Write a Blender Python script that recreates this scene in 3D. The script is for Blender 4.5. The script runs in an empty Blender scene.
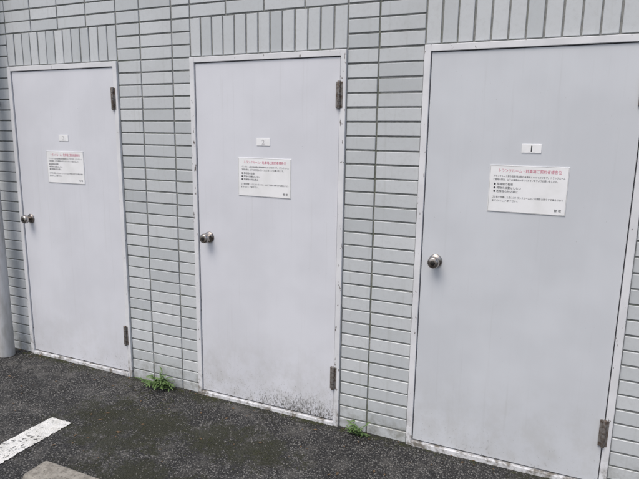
import bpy, math, random
import numpy as np
from mathutils import Matrix, Vector, noise
random.seed(7)
scene=bpy.context.scene
GZ=-0.018   # ground level
# ------------------------------------------------------------ helpers
def link(o,parent=None):
    scene.collection.objects.link(o)
    if parent: o.parent=parent
    return o
def empty(name,loc=(0,0,0)):
    e=bpy.data.objects.new(name,None); e.empty_display_size=.1; e.location=loc
    return link(e)
def meshobj(name,v,f,mat=None,parent=None,smooth=False):
    m=bpy.data.meshes.new(name); m.from_pydata([tuple(a) for a in v],[],f); m.update()
    if mat: m.materials.append(mat)
    if smooth:
        for p in m.polygons: p.use_smooth=True
    return link(bpy.data.objects.new(name,m),parent)
def box(name,x0,x1,y0,y1,z0,z1,mat,parent=None,bev=0.0,seg=2):
    v=[(x,y,z) for x in(x0,x1) for y in(y0,y1) for z in(z0,z1)]
    f=[(0,1,3,2),(4,6,7,5),(0,4,5,1),(2,3,7,6),(0,2,6,4),(1,5,7,3)]
    o=meshobj(name,v,f,mat,parent)
    if bev:
        b=o.modifiers.new('bevel','BEVEL'); b.width=bev; b.segments=seg; b.limit_method='ANGLE'
    return o
def revolve(name,prof,n,mat,parent,loc,axis='Y'):
    v=[];f=[]
    for r,d in prof:
        for i in range(n):
            a=2*math.pi*i/n
            if axis=='Y': v.append((loc[0]+r*math.cos(a),loc[1]-d,loc[2]+r*math.sin(a)))
            else: v.append((loc[0]+r*math.cos(a),loc[1]+r*math.sin(a),loc[2]+d))
    for k in range(len(prof)-1):
        for i in range(n):
            j=(i+1)%n
            f.append((k*n+i,k*n+j,(k+1)*n+j,(k+1)*n+i))
    f.append(tuple(range((len(prof)-1)*n,len(prof)*n)))
    return meshobj(name,v,f,mat,parent,True)
class N:
    def __init__(s,name):
        s.m=bpy.data.materials.new(name); s.m.use_nodes=True
        s.t=s.m.node_tree; s.b=s.t.nodes['Principled BSDF']
        s.pos=s.t.nodes.new('ShaderNodeNewGeometry').outputs['Position']
    def l(s,a,b): s.t.links.new(a,b)
    def inp(s,sock,val):
        if hasattr(val,'is_output') : s.l(val,sock)
        else: sock.default_value=val
    def math(s,op,a,b=0.0,c=None,clamp=False):
        n=s.t.nodes.new('ShaderNodeMath'); n.operation=op; n.use_clamp=clamp
        s.inp(n.inputs[0],a); s.inp(n.inputs[1],b)
        if c is not None: s.inp(n.inputs[2],c)
        return n.outputs[0]
    def scale(s,vec3,loc=(0,0,0)):
        n=s.t.nodes.new('ShaderNodeMapping'); n.inputs['Scale'].default_value=vec3; n.inputs['Location'].default_value=loc
        s.l(s.pos,n.inputs[0]); return n.outputs[0]
    def noise(s,sc,detail=3,rough=.55,vec=None,dist=0):
        n=s.t.nodes.new('ShaderNodeTexNoise'); n.inputs['Scale'].default_value=sc
        n.inputs['Detail'].default_value=min(detail,4); n.inputs['Roughness'].default_value=rough; n.inputs['Distortion'].default_value=dist
        s.l(vec if vec is not None else s.pos,n.inputs['Vector']); return n.outputs[0]
    def voro(s,sc,out='Distance',vec=None):
        n=s.t.nodes.new('ShaderNodeTexVoronoi'); n.inputs['Scale'].default_value=sc
        s.l(vec if vec is not None else s.pos,n.inputs['Vector']); return n.outputs[out]
    def rng(s,v,a,b,c=0.0,d=1.0):
        n=s.t.nodes.new('ShaderNodeMapRange'); n.interpolation_type='SMOOTHSTEP'
        s.inp(n.inputs[0],v)
        for i,x in enumerate((a,b,c,d)): n.inputs[i+1].default_value=x
        return n.outputs[0]
    def mix(s,fac,a,b,mode='MIX'):
        n=s.t.nodes.new('ShaderNodeMix'); n.data_type='RGBA'; n.blend_type=mode
        s.inp(n.inputs[0],fac)
        for k,x in ((6,a),(7,b)):
            if hasattr(x,'is_output'): s.l(x,n.inputs[k])
            else: n.inputs[k].default_value=(x[0],x[1],x[2],1)
        return n.outputs[2]
    def xyz(s):
        n=s.t.nodes.new('ShaderNodeSeparateXYZ'); s.l(s.pos,n.inputs[0]); return n.outputs
    def bump(s,h,strength=.3,dist=.002):
        n=s.t.nodes.new('ShaderNodeBump'); n.inputs['Strength'].default_value=strength; n.inputs['Distance'].default_value=dist
        s.l(h,n.inputs['Height']); s.l(n.outputs[0],s.b.inputs['Normal'])
    def col(s,c):
        if hasattr(c,'is_output'): s.l(c,s.b.inputs['Base Color'])
        else: s.b.inputs['Base Color'].default_value=(*c,1)
    def set(s,rough=None,metal=None,spec=None):
        if rough is not None: s.inp(s.b.inputs['Roughness'],rough)
        if metal is not None: s.inp(s.b.inputs['Metallic'],metal)
        if spec is not None: s.b.inputs['Specular IOR Level'].default_value=spec
# ------------------------------------------------------------ materials
def door_mat(name,base,mold_x,mold_amt,seed,dirt):
    n=N(name); X=n.xyz()
    big=n.noise(2.2,3,.6,n.scale((1,1,1),(seed,0,seed)))
    c=n.mix(n.rng(big,.35,.68),tuple(b*.93 for b in base),base)
    st=n.noise(1,4,.6,n.scale((42,1,1.3),(seed*3,0,0)))
    c=n.mix(n.math('MULTIPLY',n.rng(st,.56,.8),.26),c,(base[0]*.70,base[1]*.69,base[2]*.66))
    st2=n.noise(1,3,.6,n.scale((16,1,.7),(seed,0,4)))
    c=n.mix(n.math('MULTIPLY',n.rng(st2,.5,.72),.15),c,(base[0]*1.06,base[1]*1.06,base[2]*1.05))
    low=n.rng(X[2],.55,.0)
    cl=n.noise(9,4,.7,n.scale((1,1,.8),(seed,0,0)))
    c=n.mix(n.math('MULTIPLY',n.math('MULTIPLY',low,n.rng(cl,.35,.7)),dirt),c,(.38,.37,.33))
    near=n.rng(n.math('ABSOLUTE',n.math('SUBTRACT',X[0],mold_x)),.6,.0,.30,1)
    spk=n.noise(85,4,.8,n.scale((1,1,.55),(seed,0,0)))
    low2=n.rng(X[2],.24,.0)
    thr=n.math('ADD',n.math('MULTIPLY',n.math('MULTIPLY',low2,near),.20*mold_amt),n.math('MULTIPLY',cl,.16))
    mk=n.rng(n.math('ADD',spk,thr),.70,.88)
    c=n.mix(n.math('MULTIPLY',n.math('MULTIPLY',mk,low2),.9),c,(.055,.052,.043))
    f2=n.noise(150,2,.6); m2=n.rng(n.math('ADD',f2,n.math('MULTIPLY',n.rng(X[2],.40,.02),.10*mold_amt)),.74,.80)
    c=n.mix(n.math('MULTIPLY',m2,.55),c,(.15,.14,.12))
    sc=n.noise(1,3,.7,n.scale((130,1,14),(2,0,seed)))
    c=n.mix(n.math('MULTIPLY',n.rng(sc,.69,.77),.28),c,(.45,.44,.43))
    n.col(c); n.set(rough=n.rng(big,.3,.7,.40,.55),spec=.45)
    n.bump(n.math('ADD',n.noise(1.7,2),n.math('MULTIPLY',n.noise(300,1),.015)),.4,.014)
    return n.m
dm=[door_mat('door_paint_a',(.70,.715,.76),-2.6,.35,1.3,.2),door_mat('door_paint_b',(.70,.715,.76),-1.22,1.15,5.1,.42),door_mat('door_paint_c',(.625,.65,.685),-.3,.3,9.7,.3)]
def frame_mat(name,chip):
    n=N(name); X=n.xyz()
    c=n.mix(n.rng(n.noise(6,4,.6),.35,.7),(.66,.67,.69),(.76,.77,.79))
    k=n.noise(48,4,.7,n.scale((1,1,.35)))
    rg=n.noise(3.3,2)
    c=n.mix(n.math('MULTIPLY',n.rng(n.math('ADD',k,n.math('MULTIPLY',rg,.25)),.80-chip,.83-chip),.85),c,(.07,.05,.04))
    c=n.mix(n.math('MULTIPLY',n.rng(X[2],.2,-.01),n.rng(n.noise(20,4,.7),.4,.65)),c,(.20,.185,.16))
    n.col(c); n.set(rough=.5); return n.m
fm=[frame_mat('frame_paint_a',.01),frame_mat('frame_paint_b',.055),frame_mat('frame_paint_c',.02)]
n=N('glazed_tile'); X=n.xyz()
at=n.t.nodes.new('ShaderNodeAttribute'); at.attribute_name='tint'
sep=n.t.nodes.new('ShaderNodeSeparateColor'); n.l(at.outputs['Color'],sep.inputs[0])
c=n.mix(sep.outputs[0],(.475,.505,.52),(.605,.63,.645))
c=n.mix(n.math('MULTIPLY',n.rng(n.noise(60,4,.7),.45,.75),.3),c,(.42,.43,.43))
c=n.mix(n.math('MULTIPLY',n.rng(n.noise(2.0,4,.65),.5,.75),.3),c,(.40,.415,.41))
dr=n.noise(1,4,.6,n.scale((30,1,1.4)))
c=n.mix(n.math('MULTIPLY',n.rng(dr,.55,.75),.28),c,(.33,.34,.31))
c=n.mix(n.math('MULTIPLY',n.rng(X[2],.22,0),n.rng(n.noise(14,4,.7),.38,.7,0,.7)),c,(.20,.20,.165))
n.col(c); n.set(rough=n.rng(n.noise(25,2),.3,.7,.28,.5)); n.bump(n.noise(90,2),.25,.001); tile_m=n.m
n=N('grout'); X=n.xyz()
c=n.mix(n.rng(n.noise(40,4,.7),.3,.7),(.17,.178,.175),(.28,.285,.275))
c=n.mix(n.rng(n.noise(3,4,.6),.5,.65,0,.45),c,(.16,.18,.135))
jm=n.rng(n.math('ABSOLUTE',n.math('SUBTRACT',X[0],-.861)),.02,.008)
c=n.mix(n.math('MULTIPLY',jm,n.rng(n.noise(7,3),.35,.6,0,.85)),c,(.11,.12,.09))
n.col(c); n.set(rough=.95); n.bump(n.noise(150,3),.6,.002); grout_m=n.m
# asphalt
n=N('asphalt'); X=n.xyz()
v1=n.voro(120); v2=n.voro(120,out='Color'); s=n.t.nodes.new('ShaderNodeSeparateColor'); n.l(v2,s.inputs[0])
c=n.mix(n.math('POWER',s.outputs[0],2.6),(.032,.032,.033),(.27,.265,.25))
c=n.mix(n.rng(v1,.32,.6),c,(.014,.014,.014))
c=n.mix(n.math('MULTIPLY',n.rng(n.noise(2.3,4,.65),.4,.7),.55),c,(.026,.026,.025))
dry=n.noise(7,4,.75)
c=n.mix(n.math('MULTIPLY',n.rng(dry,.46,.70),.5),c,(.135,.13,.12))
def ell(cx,cy,rx,ry):
    a=n.math('POWER',n.math('DIVIDE',n.math('SUBTRACT',X[0],cx),rx),2)
    b=n.math('POWER',n.math('DIVIDE',n.math('SUBTRACT',X[1],cy),ry),2)
    return n.rng(n.math('ADD',a,b),2.4,0)
mo=n.math('MAXIMUM',ell(-2.1,-.5,.42,.26),ell(-1.45,-.40,.36,.16))
mo=n.math('MAXIMUM',mo,n.rng(X[1],-.20,-.0,0,.8))
mo=n.math('MAXIMUM',mo,ell(-1.6,-.95,.5,.22))
mn=n.math('ADD',n.math('MULTIPLY',n.noise(6,4,.7),.5),n.math('MULTIPLY',n.noise(38,4,.78),.5))
mfac=n.rng(n.math('ADD',n.math('MULTIPLY',mo,.20),mn),.60,.69)
mc=n.mix(n.noise(90,3,.7),(.008,.009,.006),(.040,.042,.021))
c=n.mix(n.math('MULTIPLY',mfac,.88),c,mc)
n.col(c); n.set(rough=n.rng(n.noise(5,2),.3,.7,.55,.85),spec=.4)
h=n.math('ADD',n.math('MULTIPLY',n.math('SUBTRACT',1,v1),.6),n.noise(40,3,.7))
n.bump(h,1.0,.008); asph_m=n.m
n=N('road_paint')
w=n.noise(45,4,.8)
c=n.mix(n.rng(n.noise(15,4,.7),.35,.7),(.76,.76,.74),(.58,.58,.55))
c=n.mix(n.rng(n.math('ADD',w,n.math('MULTIPLY',n.noise(5,3),.3)),.71,.78),c,(.06,.06,.058))
n.col(c); n.set(rough=.75); n.bump(n.voro(170),.6,.004); paint_m=n.m
n=N('concrete'); c=n.mix(n.rng(n.noise(30,4,.75),.35,.7),(.34,.32,.28),(.19,.175,.15))
c=n.mix(n.rng(n.noise(120,3),.62,.7),c,(.09,.085,.07)); n.col(c); n.set(rough=.9); n.bump(n.noise(120,4,.7),.7,.004); conc_m=n.m
n=N('knob_metal'); n.col(n.mix(n.rng(n.noise(40,3),.4,.65),(.46,.43,.40),(.22,.19,.17))); n.set(rough=n.rng(n.noise(60,2),.3,.7,.18,.4),metal=1.0); knob_m=n.m
n=N('dark_metal'); n.col((.03,.028,.026)); n.set(rough=.5,metal=.6); dark_m=n.m
n=N('hinge_metal'); n.col(n.mix(n.rng(n.noise(60,4,.7),.4,.6),(.25,.24,.23),(.12,.09,.07))); n.set(rough=.5,metal=.4); hinge_m=n.m
n=N('pipe_plastic'); n.col(n.mix(n.rng(n.noise(6,4,.6,n.scale((4,4,1))),.35,.7),(.50,.51,.52),(.36,.36,.35))); n.set(rough=.5); pipe_m=n.m
n=N('sign_white'); n.col(n.mix(n.rng(n.noise(8,4),.4,.7),(.88,.89,.90),(.80,.81,.81))); n.set(rough=.35); sign_m=n.m
def flat(name,c,r=.6): n=N(name); n.col(n.mix(n.noise(90,2),c,tuple(x*.8 for x in c))); n.set(rough=r); return n.m
ink_m=flat('ink_black',(.06,.06,.07)); faded_m=flat('ink_faded',(.62,.62,.63)); red_m=flat('ink_red',(.68,.13,.24)); seal_m=flat('sealant',(.30,.31,.31)); coping_m=flat('coping',(.4,.41,.42)); room_m=flat('interior',(.2,.2,.2))
n=N('leaf'); c=n.mix(n.noise(30,3),(.06,.125,.03),(.17,.26,.09)); n.col(c); n.set(rough=.5); leaf_m=n.m
n=N('moss'); n.col(n.mix(n.noise(60,3),(.018,.023,.010),(.075,.08,.038))); n.set(rough=.95); moss_m=n.m
n=N('dry_leaf'); n.col(n.mix(n.noise(25,3),(.20,.13,.07),(.07,.045,.025))); n.set(rough=.8); dry_m=n.m
n=N('stone'); n.col(n.mix(n.noise(35,2),(.06,.06,.058),(.32,.31,.29))); n.set(rough=.85); stone_m=n.m
# ------------------------------------------------------------ wall
doors=[(-3.453,-2.502),(-1.967,-1.024),(-.636,.307)]
H=2.0; TOP=3.45; XL,XR=-7.0,4.2
wall=empty('tiled_wall')
SY=0.0
segs=[(XL,doors[0][0]),(doors[0][1],doors[1][0]),(doors[1][1],doors[2][0]),(doors[2][1],XR)]
for i,(a,b) in enumerate(segs): box('pier_%d'%(i+1),a,b,SY,.16,-.3,H,grout_m,wall)
box('lintel_band',XL,XR,SY,.16,H,TOP,grout_m,wall)
box('coping',XL-.03,XR+.03,-.03,.2,TOP,TOP+.06,coping_m,wall,.006)
box('room_back',XL,XR,3.0,3.1,-.3,TOP,room_m,wall)
box('room_side_1',XL,XL+.1,.16,3.0,-.3,TOP,room_m,wall)
box('room_side_2',XR-.1,XR,.16,3.0,-.3,TOP,room_m,wall)
box('roof_slab',XL+.1,XR-.1,.2,3.0,TOP-.15,TOP-.02,room_m,wall)
TV=[];TF=[];TT=[]
def tile(x0,x1,z0,z1,j=.0042):
    x0+=j;x1-=j;z0+=j;z1-=j
    if x1-x0<.012 or z1-z0<.012: return
    t=.0055+random.uniform(-.0007,.0007); ch=.002; b=len(TV)
    rx=random.uniform(-.0006,.0006); rz=random.uniform(-.0006,.0006)
    dx=random.uniform(-.0011,.0011); dz=random.uniform(-.0009,.0009)
    x0+=dx;x1+=dx;z0+=dz;z1+=dz
    for (yy,i) in ((.002,0),(-t+ch,0),(-t,ch)):
        for (x,z,sx,sz) in ((x0+i,z0+i,-1,-1),(x1-i,z0+i,1,-1),(x1-i,z1-i,1,1),(x0+i,z1-i,-1,1)):
            TV.append((x,yy+(sx*rx+sz*rz if yy<0 else 0),z))
    for k in (0,4):
        for i in range(4):
            q=(i+1)%4; TF.append((b+k+i,b+k+q,b+k+4+q,b+k+4+i))
    TF.append((b+8,b+9,b+10,b+11))
    c=min(1,max(0,random.gauss(.5,.22))); TT.extend([c]*12)
P=.07
rows=[(2.21-(k+1)*P,2.21-k*P) for k in range(32)]
rows=[(max(a,GZ-.02),b) for a,b in rows if b>GZ]
def cols(edges,zlist):
    for a,b in zip(edges[:-1],edges[1:]):
        for z0,z1 in zlist: tile(a,b,z0,z1)
def spread(a,b,p=.225,first=None):
    e=[a]; x=a+(first or p)
    while x<b-.02: e.append(x); x+=p
    e.append(b); return e
le=[doors[0][0]]
while le[0]>XL+.1: le.insert(0,le[0]-.225)
cols(le,rows)
cols([doors[0][1],-2.325,-2.095,doors[1][0]],rows)
cols([doors[1][1],-.861,doors[2][0]],rows)
cols(spread(doors[2][1],XR),rows)
for a,b in doors:
    nn=13; p=(b-a)/nn
    for i in range(nn): tile(a+i*p,a+(i+1)*p,H+.003,2.21)
up=[(2.21+k*P,2.21+(k+1)*P) for k in range(int((TOP-2.21)/P))]
full=le[:-1]+spread(doors[0][0],doors[0][1],.238)[:-1]+[doors[0][1],-2.325,-2.095]+spread(doors[1][0],doors[1][1],.236)[:-1]+[doors[1][1],-.861]+spread(doors[2][0],doors[2][1],.236)[:-1]+spread(doors[2][1],XR)
cols(full,up)
to=meshobj('tiles',TV,TF,tile_m,wall)
ca=to.data.color_attributes.new('tint','FLOAT_COLOR','POINT')
ca.data.foreach_set('color',np.array([[c,c,c,1] for c in TT],dtype=np.float32).ravel())
# ------------------------------------------------------------ doors
def door(i,x0,x1):
    d=empty('storage_room_door'); fw=.030; m=fm[i]
    y0,y1=-.019,.12
    box('frame_jamb_1',x0,x0+fw,y0,y1,GZ-.01,H,m,d,.002)
    box('frame_jamb_2',x1-fw,x1,y0,y1,GZ-.01,H,m,d,.002)
    box('frame_head',x0+fw,x1-fw,y0+.0005,y1,H-fw,H-.0005,m,d,.002)
    box('frame_sill',x0+fw,x1-fw,y0-.004,y1,GZ-.01,.004,m,d,.003)
    box('frame_stop',x0+fw+.001,x1-fw-.001,.036,.06,.012,H-fw-.002,dark_m,d)
    g=.004
    box('leaf',x0+fw+g,x1-fw-g,-.010,.030,.012,H-fw-g,dm[i],d,.0025,3)
    box('sealant_1',x0-.0035,x0-.0002,-.005,.01,GZ,H+.002,seal_m,d)
    box('sealant_2',x1+.0002,x1+.0035,-.005,.01,GZ,H+.002,seal_m,d)
    kx,kz=x0+.103,.985
    revolve('knob_rose',[(.0,.0),(.033,.0),(.033,.003),(.029,.007),(.017,.010),(.013,.012)],32,knob_m,d,(kx,-.0105,kz))
    revolve('knob_handle',[(.012,.008),(.012,.024),(.014,.028),(.024,.034),(.0285,.042),(.0285,.052),(.026,.060),(.021,.064),(.0115,.0645)],32,knob_m,d,(kx,-.0105,kz))
    revolve('knob_keyway',[(.0112,.060),(.0112,.0655),(.009,.067),(.002,.0672)],20,dark_m,d,(kx,-.0105,kz))
    for k,(za,zb) in enumerate(((.2,.335),(1.715,1.85))):
        hx=x1-fw-.003
        revolve('hinge_knuckle_%d'%(k+1),[(.0005,0),(.0078,.0005),(.0085,.003),(.0085,zb-za-.003),(.0078,zb-za-.0005),(.0005,zb-za)],16,hinge_m,d,(hx,-.025,za),'Z')
        box('hinge_plate_%d'%(k+1),hx-.019,hx+.018,-.0215,-.0103,za+.004,zb-.004,hinge_m,d,.0015)
        for q in range(1,4):
            zz=za+(zb-za)*q/4
            revolve('hinge_joint_%d_%d'%(k+1,q),[(.0005,0),(.0089,0),(.0089,.0015),(.0005,.0015)],16,dark_m,d,(hx,-.025,zz),'Z')
    return d
for i,(a,b) in enumerate(doors): door(i,a,b)
# ------------------------------------------------------------ signs
def text(name,body,x,z,y,size,mat,parent,align='LEFT',w=None,off=0):
    cu=bpy.data.curves.new(name,'FONT'); cu.body=body; cu.size=size; cu.align_x=align; cu.offset=off
    cu.materials.append(mat); o=bpy.data.objects.new(name,cu); o.location=(x,y,z); o.rotation_euler=(math.pi/2,0,0)
    link(o,parent)
    if w:
        bpy.context.view_layer.update(); d=o.dimensions.x
        if d>0: o.scale=(w/d,1,1)
    return o
def notice(x0,x1,z0,z1,tilt):
    s=empty('notice_sign',((x0+x1)/2,-.0105,(z0+z1)/2)); s.rotation_euler=(0,math.radians(tilt),0)
    W=x1-x0; Hh=z1-z0; x0,x1,z0,z1=-W/2,W/2,-Hh/2,Hh/2; y=-.003
    box('board',x0,x1,y,0.0003,z0,z1,sign_m,s,.0008)
    for k,(a,c,e,f) in enumerate(((x0+.002,x1-.002,z1-.003,z1-.002),(x0+.002,x1-.002,z0+.002,z0+.003),(x0+.002,x0+.003,z0+.003,z1-.003),(x1-.003,x1-.002,z0+.003,z1-.003))):
        box('border_%d'%k,a,c,y-.0003,y+.0001,e,f,seal_m,s)
    y-=.0005; xl=x0+.016
    text('title','トランクルーム・駐車場ご契約者様各位',x0+.035,z1-.030,y,.018,red_m,s,w=W-.07)
    lines=['トランクルーム前の駐車場は契約者専用となっております。トランクルーム','ご使用の際は、以下の事項をお守りくださいますようお願い致します。']
    text('line_1',lines[0],xl,z1-.053,y,.011,ink_m,s,w=W-.032)
    text('line_2',lines[1],xl,z1-.069,y,.011,ink_m,s,w=W-.06)
    for k,t in enumerate(['● 長時間の駐車','● 荷物の放置はしない','● 危険物の持込禁止']):
        text('item_%d'%k,t,xl+.004,z1-.090-.0165*k,y,.0118,ink_m,s)
    text('line_3','ゴミ等を放置した方にはトランクルームのご利用をお断りする場合があり',xl,z1-.149,y,.011,ink_m,s,w=W-.032)
    text('line_4','ますのでご了承下さい。',xl,z1-.165,y,.011,ink_m,s)
    text('owner','管 理',x1-.018,z0+.016,y,.013,ink_m,s,'RIGHT')
    return s
notice(-3.149,-2.819,1.246,1.455,-.3); notice(-1.657,-1.329,1.243,1.454,.2); notice(-.307,.025,1.247,1.460,.2)
def plate(x,z,t,mat):
    s=empty('number_plate')
    box('board',x-.041,x+.041,-.0128,-.0102,z-.0195,z+.0195,sign_m,s,.0008)
    box('label',x-.015,x+.015,-.0132,-.0127,z-.0165,z+.0165,sign_m,s)
    text('digit',t,x,z-.0125,-.0135,.036,mat,s,'CENTER',off=.0008)
plate(-2.985,1.540,'3',faded_m); plate(-1.498,1.541,'2',faded_m); plate(-.137,1.537,'1',ink_m)
# ------------------------------------------------------------ drain pipe
dp=empty('drain_pipe'); px,py=-3.575,-.125
revolve('pipe',[(.055,0),(.055,TOP-GZ-.15)],40,pipe_m,dp,(px,py,GZ-.02),'Z')
for k,z in enumerate((1.75,3.0)):
    revolve('bracket_%d'%k,[(.0555,0),(.058,.0),(.058,.03),(.0555,.03)],40,hinge_m,dp,(px,py,z),'Z')
    box('bracket_arm_%d'%k,px-.008,px+.008,py+.056,-.004,z+.003,z+.027,hinge_m,dp)
# ------------------------------------------------------------ ground
NX,NY=150,70
def gh(x,y):
    f=min(1,max(0,(2.8-abs(y+1))/1.5))
    return GZ+f*(.006*(noise.noise(Vector((x*1.1,y*1.1,0))))+.0025*noise.noise(Vector((x*6,y*6,3))))
xs=[-150,-60,-25,-12]+list(np.linspace(-8,5,NX))+[12,25,60,150]
ys=[-150,-60,-25,-12,-7]+list(np.linspace(-4.2,.1,NY))+[3.5,12,40,150]
gv=[(x,y,gh(x,y) if(-8<=x<=5 and -4.3<=y<=.2) else GZ) for y in ys for x in xs]
L=len(xs); gf=[(j*L+i,j*L+i+1,(j+1)*L+i+1,(j+1)*L+i) for j in range(len(ys)-1) for i in range(L-1)]
meshobj('asphalt_ground',gv,gf,asph_m,None,True)
pv=[];pf=[];n1,n2=12,500
for j in range(n2+1):
    for i in range(n1+1):
        x=-2.532+.152*i/n1; y=-.625-3.4*j/n2
        if i in(0,n1): x+=.008*noise.noise(Vector((x*3,y*60,1)))+.005*noise.noise(Vector((x*3,y*160,1)))
        if j==0: y+=.016*noise.noise(Vector((x*60,2,1)))
        pv.append((x,y,gh(x,y)+.004))
for j in range(n2):
    for i in range(n1): a=j*(n1+1)+i; pf.append((a,a+n1+1,a+n1+2,a+1))
meshobj('parking_line',pv,pf,paint_m,None,True)
def wheel_stop(x0,x1,yc):
    w0,w1,h=.085,.062,.10; e=.02; z0=GZ-.01
    v=[(x0,yc-w0,z0),(x1,yc-w0,z0),(x1,yc+w0,z0),(x0,yc+w0,z0),(x0+e,yc-w1,z0+h),(x1-e,yc-w1,z0+h),(x1-e,yc+w1,z0+h),(x0+e,yc+w1,z0+h)]
    f=[(3,2,1,0),(4,5,6,7),(0,1,5,4),(1,2,6,5),(2,3,7,6),(3,0,4,7)]
    o=meshobj('wheel_stop',v,f,conc_m); b=o.modifiers.new('b','BEVEL'); b.width=.012; b.segments=3
wheel_stop(-2.11,-1.51,-1.085)
# ------------------------------------------------------------ small stuff
def scatter(name,count,fn,mat,smin,smax,flat=.7):
    V=[];F=[]
    base=[(1,0,0),(-1,0,0),(0,1,0),(0,-1,0),(0,0,1),(0,0,-1)]
    tri=[(0,2,4),(2,1,4),(1,3,4),(3,0,4),(2,0,5),(1,2,5),(3,1,5),(0,3,5)]
    for _ in range(count):
        p=fn()
        if p is None: continue
        s=smin+(smax-smin)*random.random()**2; a=random.uniform(0,6.28); ca,sa=math.cos(a),math.sin(a); b=len(V)
        for q in base:
            r=s*random.uniform(.6,1.2); x,y,z=q[0]*r,q[1]*r*.8,q[2]*r*flat
            V.append((p[0]+x*ca-y*sa,p[1]+x*sa+y*ca,p[2]+z+s*.2))
        F+= [(b+i,b+j,b+k) for i,j,k in tri]
    return meshobj(name,V,F,mat)
def grit():
    x=random.uniform(-4.2,.8); y=-.03-random.random()**1.3*2.0
    return (x,y,gh(x,y))
scatter('gravel_grit',14000,grit,stone_m,.0012,.0048)
def mossp():
    x=random.uniform(-4.0,.7)
    if random.random()<.5: y=-.026-abs(random.gauss(0,.016))
    else:
        c=random.choice([(-2.1,-.5,.36,.22),(-1.45,-.40,.34,.16),(-1.6,-.95,.4,.18),(-2.2,-.2,.3,.12)])
        x=random.gauss(c[0],c[2]*.7); y=min(-.03,random.gauss(c[1],c[3]*.7))
    if noise.noise(Vector((x*9,y*12,5)))+.9*noise.noise(Vector((x*30,y*30,1)))<.26: return None
    return (x,y,gh(x,y))
scatter('moss',26000,mossp,moss_m,.0014,.0048,.6)
V=[];F=[]
for _ in range(240):
    x=random.uniform(-4,.6); y=-random.random()**2*1.5-.02; z=gh(x,y)
    s=random.uniform(.004,.014); a=random.uniform(0,6.28); b=len(V)
    for u,w,h in ((-1,0,0),(0,.45,.25),(1,0,.1),(0,-.45,.2)):
        V.append((x+s*(u*math.cos(a)-w*math.sin(a)),min(-.012,y+s*(u*math.sin(a)+w*math.cos(a))),z+.002+s*h*random.uniform(.3,1.4)))
    F+=[(b,b+1,b+2),(b,b+2,b+3)]
meshobj('leaf_litter',V,F,dry_m)
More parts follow.
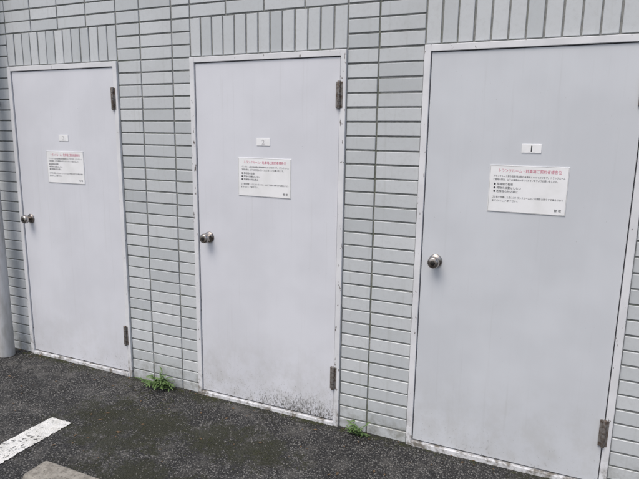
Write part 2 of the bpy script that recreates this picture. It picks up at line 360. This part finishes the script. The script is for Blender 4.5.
def weed(x,y,size,stems,name='weed_plant'):
    V=[];F=[]
    def leaf(base,az,el,ln,wd):
        d0=Vector((math.cos(az)*math.cos(el),math.sin(az)*math.cos(el),math.sin(el)))
        side=Vector((-math.sin(az),math.cos(az),0)); ns=7; p=Vector(base); b=len(V)
        tw=random.uniform(-.4,.4)
        for k in range(ns+1):
            t=k/ns; prof=math.sin(math.pi*min(1,t*.93+.05))**.8*(1-.25*t)
            if k%2: prof*=.68
            d=d0.copy(); d.z-=t*t*1.1; d.normalize()
            up=side.cross(d); up.normalize(); s2=(side*math.cos(tw)+up*math.sin(tw))
            w=wd*prof
            V.extend([p+s2*w+up*w*.3,p-up*w*.15,p-s2*w+up*w*.3])
            p=p+d*(ln/ns)
        for k in range(ns):
            a=b+k*3; F.extend([(a,a+1,a+4,a+3),(a+1,a+2,a+5,a+4)])
    g=Vector((x,y,gh(x,y)))
    for s in range(stems):
        az=random.uniform(math.pi*.95,2.05*math.pi); lean=random.uniform(.1,1.25)
        hgt=size*random.uniform(.4,1.1); p=g+Vector((random.gauss(0,.03),-abs(random.gauss(0,.008)),0))
        dr=Vector((math.cos(az)*math.sin(lean),math.sin(az)*math.sin(lean)*.6,math.cos(lean)))
        seg=6; prev=p; pts=[p]
        for k in range(seg):
            dr=(dr+Vector((0,0,-.05))+Vector((random.gauss(0,.08),random.gauss(0,.05),random.gauss(0,.05)))).normalized()
            prev=prev+dr*hgt/seg; pts.append(prev)
        for k in range(seg):
            a,bb=pts[k],pts[k+1]; b=len(V); r=.0012
            for pt in(a,bb):
                for q in range(3): an=q*2.094; V.append(pt+Vector((r*math.cos(an),r*math.sin(an),0)))
            for q in range(3): F.append((b+q,b+(q+1)%3,b+3+(q+1)%3,b+3+q))
            if k>=1:
                for _ in range(2):
                    leaf(pts[k+1],random.uniform(math.pi*.8,2.2*math.pi),random.uniform(-.1,.8),size*random.uniform(.25,.5),size*random.uniform(.05,.09))
    for v in V:
        if v.y>-.011: v.y=-.011-random.random()*.004
        if v.z<GZ+.002: v.z=GZ+.002+random.random()*.002
    meshobj(name,V,F,leaf_m)
weed(-2.20,-.05,.13,14)
weed(-.90,-.045,.085,11)
weed(-2.33,-.03,.05,5)
# ------------------------------------------------------------ light
w=bpy.data.worlds.new('World'); scene.world=w; w.use_nodes=True; nt=w.node_tree
sky=nt.nodes.new('ShaderNodeTexSky'); sky.sky_type='NISHITA'; sky.sun_disc=False
sky.sun_elevation=math.radians(58); sky.sun_rotation=math.radians(195); sky.dust_density=4; sky.air_density=1.0; sky.ozone_density=.6
bg=nt.nodes['Background']; nt.links.new(sky.outputs[0],bg.inputs[0]); bg.inputs[1].default_value=.15
sl=bpy.data.lights.new('sun','SUN'); sl.energy=1.5; sl.angle=math.radians(35); sl.color=(1,.985,.96)
so=bpy.data.objects.new('sun',sl); link(so)
az=math.radians(195); el=math.radians(58)
dirv=Vector((math.sin(az)*math.cos(el),math.cos(az)*math.cos(el),math.sin(el)))
so.rotation_euler=dirv.to_track_quat('Z','Y').to_euler(); so.location=(0,-5,8)
# ------------------------------------------------------------ camera
cd=bpy.data.cameras.new('camera'); cam=bpy.data.objects.new('camera',cd); link(cam)
R=Vector((.91361,.40619,.01512)); U=Vector((-.0890,.16353,.98235)); Fw=Vector((-.39668,.89883,-.18556))
M=Matrix(((R.x,U.x,-Fw.x,0),(R.y,U.y,-Fw.y,-2.617-.015),(R.z,U.z,-Fw.z,1.576),(0,0,0,1)))
cam.matrix_world=M; cd.sensor_width=36; cd.lens=30.76; cd.clip_start=.05; cd.clip_end=500
scene.camera=cam
scene.view_settings.view_transform='Standard'; scene.view_settings.look='None'; scene.view_settings.exposure=0
